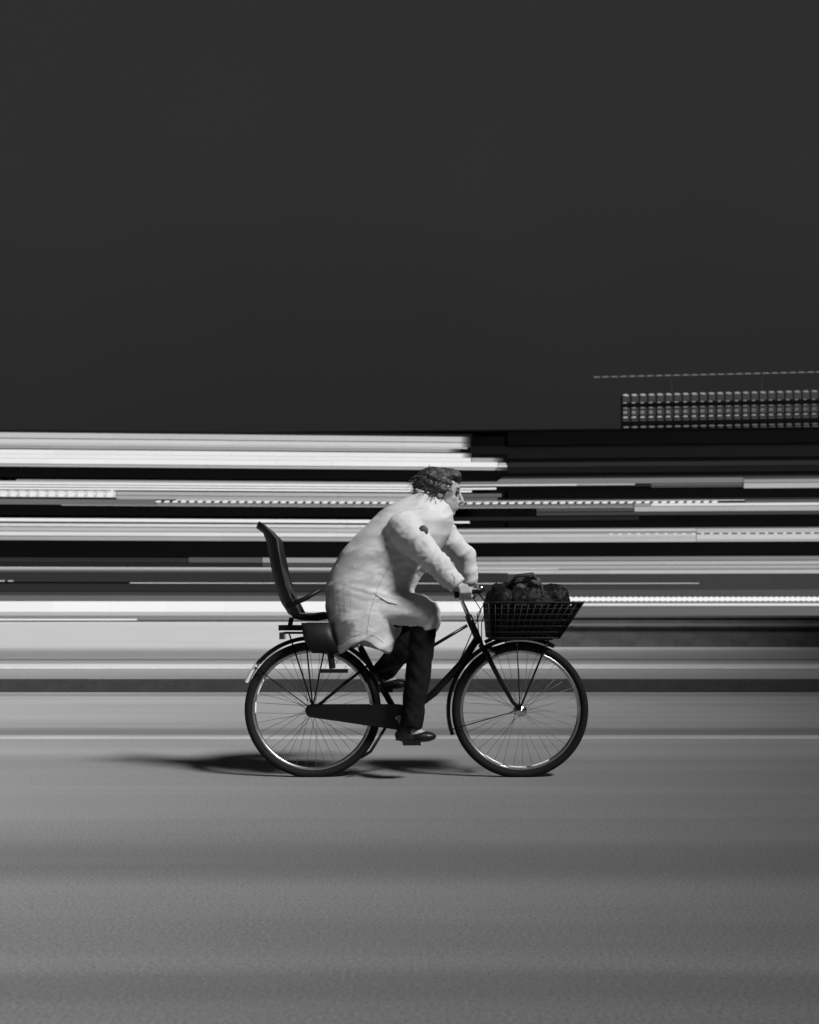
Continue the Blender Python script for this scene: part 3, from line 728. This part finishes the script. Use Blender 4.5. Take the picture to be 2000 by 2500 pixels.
for (h, k_, a, ped) in ((HIPN, KNN, ANN, PN), (HIPF, KNF, ANF, PFp)):
    mid = tuple((k_[i] * 0.6 + a[i] * 0.4) for i in range(3))
    bd.tube([W(*h), W(*k_), W(*mid), W(*a)], [0.085, 0.058, 0.054, 0.036], 12)
    bd.tube([W(a[0] - 6, a[1] + 14, a[2]), W(ped[0] + 30, ped[1] - 14, a[2])], [0.034, 0.028], 10)
v, f = fuse(bd, 0.0055, 4)
mesh_obj('body', v, f, skin, pr, True)
for s in (-1, 1):
    MB().ellipsoid(H(0.080, 0.031 * s, 0.006), (0.011, 0.013, 0.011), nu=12, nv=8).build('eye', mat('eye', 0.05, 0.15), pr, True)

# hair
hr = MB().ellipsoid(H(-0.030, 0, 0.036), (0.100, 0.084, 0.088), tilt).ellipsoid(H(-0.055, 0, -0.01), (0.072, 0.078, 0.07), tilt).ellipsoid(H(-0.085, 0, 0.035), (0.06, 0.06, 0.06), tilt).ellipsoid(H(0.025, 0, 0.085), (0.066, 0.062, 0.036), tilt).ellipsoid(H(0.062, -0.005, 0.082), (0.026, 0.05, 0.02), tilt)
for s in (-1, 1): hr.ellipsoid(H(-0.018, 0.066 * s, 0.022), (0.045, 0.02, 0.045), tilt)
def hd(v, n):
    p = Vector((v.x * 18, v.y * 34, v.z * 46 + v.x * 20))
    return 0.008 * (noise.noise(p) + 0.5 * noise.noise(p * 2.6)) + 0.004
v, f = fuse(hr, 0.0045, 3, hd)
hair = mesh_obj('hair', v, f, hairm, pr, True)
hs = MB(); rnd = random.Random(3)
for i in range(420):
    p = v[rnd.randrange(len(v))]
    n = (p - H(-0.01, 0, 0.01)).normalized()
    t = (Vector((-0.5, 0, -0.5)) + Vector((rnd.uniform(-.6, .6), rnd.uniform(-.6, .6), rnd.uniform(-.5, .5)))).normalized()
    L = rnd.uniform(0.02, 0.05)
    hs.tube([p - n * 0.006, p + n * L * 0.22 + t * L * 0.5, p + n * L * 0.15 + t * L], [0.0022, 0.0016, 0.0005], 4)
tag(hs.build('hair_strands', hairm, hair, True), kind='stuff')

# trousers and shoes
for (h, k_, a, ped) in ((HIPN, KNN, ANN, PN), (HIPF, KNF, ANF, PFp)):
    t_ = MB()
    q1 = tuple(k_[i] * 0.62 + a[i] * 0.38 for i in range(3)); q2 = tuple(k_[i] * 0.25 + a[i] * 0.75 for i in range(3))
    e = tuple(a[i] + (a[i] - k_[i]) * 0.03 for i in range(3))
    t_.tube([W(*h), W(*k_), W(k_[0] - 4, k_[1] + 12, k_[2]), W(*q1), W(*q2), W(*e)], [0.092, 0.068, 0.068, 0.066, 0.060, 0.058], 16)
    def td(v, n, k0=W(*k_)):
        p = Vector((v.x * 7, v.y * 9, v.z * 14 + v.x * 14)); return 0.006 * (noise.noise(p) + 0.5 * noise.noise(p * 2.1))
    v, f = fuse(t_, 0.007, 6, td)
    mesh_obj('trouser_leg', v, f, trou, pr, True)
    s_ = MB(); yc = a[2]; tip = 0
    sx = ped[0]; sy = ped[1] - 6
    s_.ellipsoid(W(sx + 24, sy - 8, yc), (0.075, 0.042, 0.028)).ellipsoid(W(sx - 16, sy - 12, yc), (0.055, 0.038, 0.036)).ellipsoid(W(sx - 12, sy - 28, yc), (0.042, 0.038, 0.045))
    c0 = W(sx - 40, sy + 1, yc); c1 = W(sx + 58, sy - 6, yc)
    s_.box(c0.x, c1.x - 0.03, c0.y - 0.036, c0.y + 0.036, c0.z, c1.z)
    v, f = fuse(s_, 0.005, 6)
    mesh_obj('shoe', v, f, mat('dark_shoe', 0.009, 0.4, spec=0.3, var=0.2), pr, True)

# coat
ct = MB()
rows = [(1207, 1010, 1084, .070), (1225, 972, 1096, .090), (1245, 935, 1104, .135), (1275, 900, 1110, .185), (1310, 866, 1098, .205), (1350, 832, 1070, .205), (1400, 803, 1032, .205), (1436, 791, 1012, .21), (1477, 794, 1008, .225), (1520, 804, 985, .235), (1548, 810, 974, .24), (1582, 818, 962, .24)]
ct.sections([(W(0, py).z, W(a, 0).x, W(b, 0).x, w, BIKE_D) for (py, a, b, w) in rows][::-1], 40)
for (sh, el, wr) in ((NSH, NEL, NWR), (FSH, FEL, FWR)):
    m1 = tuple((sh[i] + el[i]) / 2 for i in range(3)); m3 = tuple((el[i] + wr[i]) / 2 for i in range(3))
    ct.tube([W(sh[0] - 22, sh[1] - 18, sh[2] * 0.8), W(*sh), W(*m1), W(*el), W(*m3), W(wr[0] - 3, wr[1] - 4, wr[2])], [0.075, 0.088, 0.074, 0.066, 0.056, 0.047], 16)
ct.tube([W(875, 1492, -0.12), W(960, 1485, -0.135), W(1030, 1494, -0.135), W(1044, 1502, -0.135)], [0.10, 0.092, 0.084, 0.076], 18)
ct.tube([W(875, 1492, 0.12), W(960, 1487, 0.13), W(1030, 1500, 0.125), W(1042, 1510, 0.125)], [0.10, 0.09, 0.084, 0.080], 18)
for (kx, ky, kz) in ((1040, 1503, -0.135), (1040, 1512, 0.125)): ct.ellipsoid(W(kx, ky, kz), (0.084, 0.082, 0.088))
ct.tube([W(1030, 1512, -0.14), W(1042, 1540, -0.14)], [0.075, 0.062], 16)
def cd(v, n):
    # cloth: long slack folds round the back, tight ones on the sleeves and at the waist
    p = v
    a = noise.noise(Vector((p.x * 4.0 + p.z * 2.0, p.y * 5.0, (p.z - 0.35 * p.x) * 11.0)))
    b = noise.noise(Vector((p.x * 9.0, p.y * 10.0 + 3, (p.z + 0.5 * p.x) * 24.0)))
    r = 1 - 2 * abs(noise.noise(Vector((p.x * 5 + 7, p.y * 5, (p.z - 0.6 * p.x) * 13))))
    arm_w = min(1.0, max(0.0, (abs(p.y - BIKE_D) - 0.2) * 12)) * (1 if p.z < 1.25 else 0.4)
    fine = math.sin((p.x * 0.75 - p.z * 0.66) * 150 + 5 * a + 4 * b) * 0.0045 * arm_w * (0.6 + 0.4 * b)
    skirt = math.sin((p.x + 0.5 * p.y) * 34 + 3 * a) * 0.010 * max(0, min(1, (0.86 - p.z) * 5))
    
    pxx = 1000 + p.x * F / p.y; pyy = HOR - (p.z - CAM_Z) * F / p.y
    g = lambda cx, cy, rx, ry: math.exp(-((pxx - cx) / rx) ** 2 - ((pyy - cy) / ry) ** 2)
    cr = 1 - 2.2 * abs(noise.noise(Vector((p.x * 6 + 2 * a, p.y * 6, (p.z + 0.25 * p.x) * 30))))
    crease = 0.004 * max(-0.6, cr) * (g(965, 1360, 60, 45) + g(1005, 1400, 50, 40) + 0.8 * g(900, 1450, 70, 50) + 0.7 * g(985, 1470, 60, 30) + 0.5 * g(860, 1545, 60, 40) + 0.4 * g(960, 1260, 50, 30))
    return crease + 0.008 * a + 0.0015 * b + 0.006 * max(0.0, r) ** 2 + fine * 0.55 + skirt * 0.7 - 0.004
v, f = fuse(ct, 0.0065, 8, cd)
zt, zb = W(0, 1525).z, W(0, 1582).z
def hem(x, y):
    px = 1000 + x * F / BIKE_D
    g = lambda c, w: math.exp(-((px - c) / w) ** 2)
    near = 1.0 if y < BIKE_D else 0.3
    return 0.038 * g(885, 40) * near - 0.024 * g(945, 24) * near - 0.018 * g(832, 32) + 0.003 * math.sin(px * 0.11 + y * 30)
for p in v:
    if p.z < zt and p.x < W(985, 0).x: p.z += hem(p.x, p.y) * min(1.2, (zt - p.z) / (zt - zb))
coat = mesh_obj('coat', v, f, coat_m, pr, True)
CV = v
def on_coat(px, py):
    best = None
    for p in CV:
        D = p.y; x = 1000 + p.x * F / D; z = HOR - (p.z - CAM_Z) * F / D
        if abs(x - px) < 8 and abs(z - py) < 8 and (best is None or p.y < best.y): best = p
    return best.copy() if best else W(px, py, -0.25)
q = on_coat(1040, 1288)
MB().ellipsoid(q + Vector((0, 0.002, 0)), (0.024, 0.010, 0.028)).build('dark_badge', mat('dark_patch', 0.05, 0.6), coat, True)
# collar
prof_c = [(0.098, 1248, 0.004), (0.084, 1216, 0.002), (0.086, 1203, 0.0), (0.076, 1204, 0.0), (0.070, 1230, 0.0)]
v = []; f = []; NC = 32
for (rr, py, o_) in prof_c:
    for k in range(NC):
        a = 2 * math.pi * k / NC
        c = W(1050, py + 7 * math.cos(a) + 2.5 * math.sin(a * 3))
        wv = 1 + 0.03 * math.sin(5 * a)
        v.append(c + Vector((rr * 1.02 * wv * math.cos(a), rr * 0.9 * wv * math.sin(a), 0)))
for i in range(len(prof_c) - 1):
    for k in range(NC): f.append((i * NC + k, i * NC + (k + 1) % NC, (i + 1) * NC + (k + 1) % NC, (i + 1) * NC + k))
cl = MB().add(v, f)
cl.build('collar', coat_m, coat, True)
# seams, pocket and cuff on the coat, laid on its surface
from mathutils.bvhtree import BVHTree
me_c = coat.data
bvh = BVHTree.FromPolygons([p.co + BASE[pr.name] for p in me_c.vertices], [tuple(p.vertices) for p in me_c.polygons])
def hit(px, py):
    o = Vector((0, 0, CAM_Z)); d = Vector(((px - 1000) / F, 1, (HOR - py) / F)).normalized()
    loc, nrm, i, dist = bvh.ray_cast(o, d)
    return loc
seam_m = mat('coat_seam', 0.36, 0.8, var=0.1)
def seam(name, pts, r=0.0018, m=seam_m):
    out = []
    for (a, b) in zip(pts[:-1], pts[1:]):
        n = max(2, int(math.hypot(b[0] - a[0], b[1] - a[1]) / 5))
        for i in range(n):
            h = hit(a[0] + (b[0] - a[0]) * i / n, a[1] + (b[1] - a[1]) * i / n)
            if h and (not out or (h - out[-1]).length < 0.06): out.append(h)
    if len(out) > 2: MB().tube(out, r, 6).build(name, m, coat, True)
seam('armhole_seam', [(985, 1248), (962, 1275), (952, 1310), (962, 1345), (985, 1366)])
seam('side_seam', [(955, 1372), (925, 1430), (905, 1490), (895, 1550)])
seam('shoulder_seam', [(1035, 1240), (1000, 1246), (985, 1250)])
seam('hem_stitch', [(830, 1572), (855, 1556), (885, 1546), (915, 1552), (940, 1572)], 0.0018)
seam('pocket_welt', [(918, 1452), (948, 1470), (975, 1476)], 0.005, mat('coat_welt', 0.42, 0.8))
seam('cuff_seam', [(1104, 1402), (1112, 1414), (1108, 1430)], 0.0025)
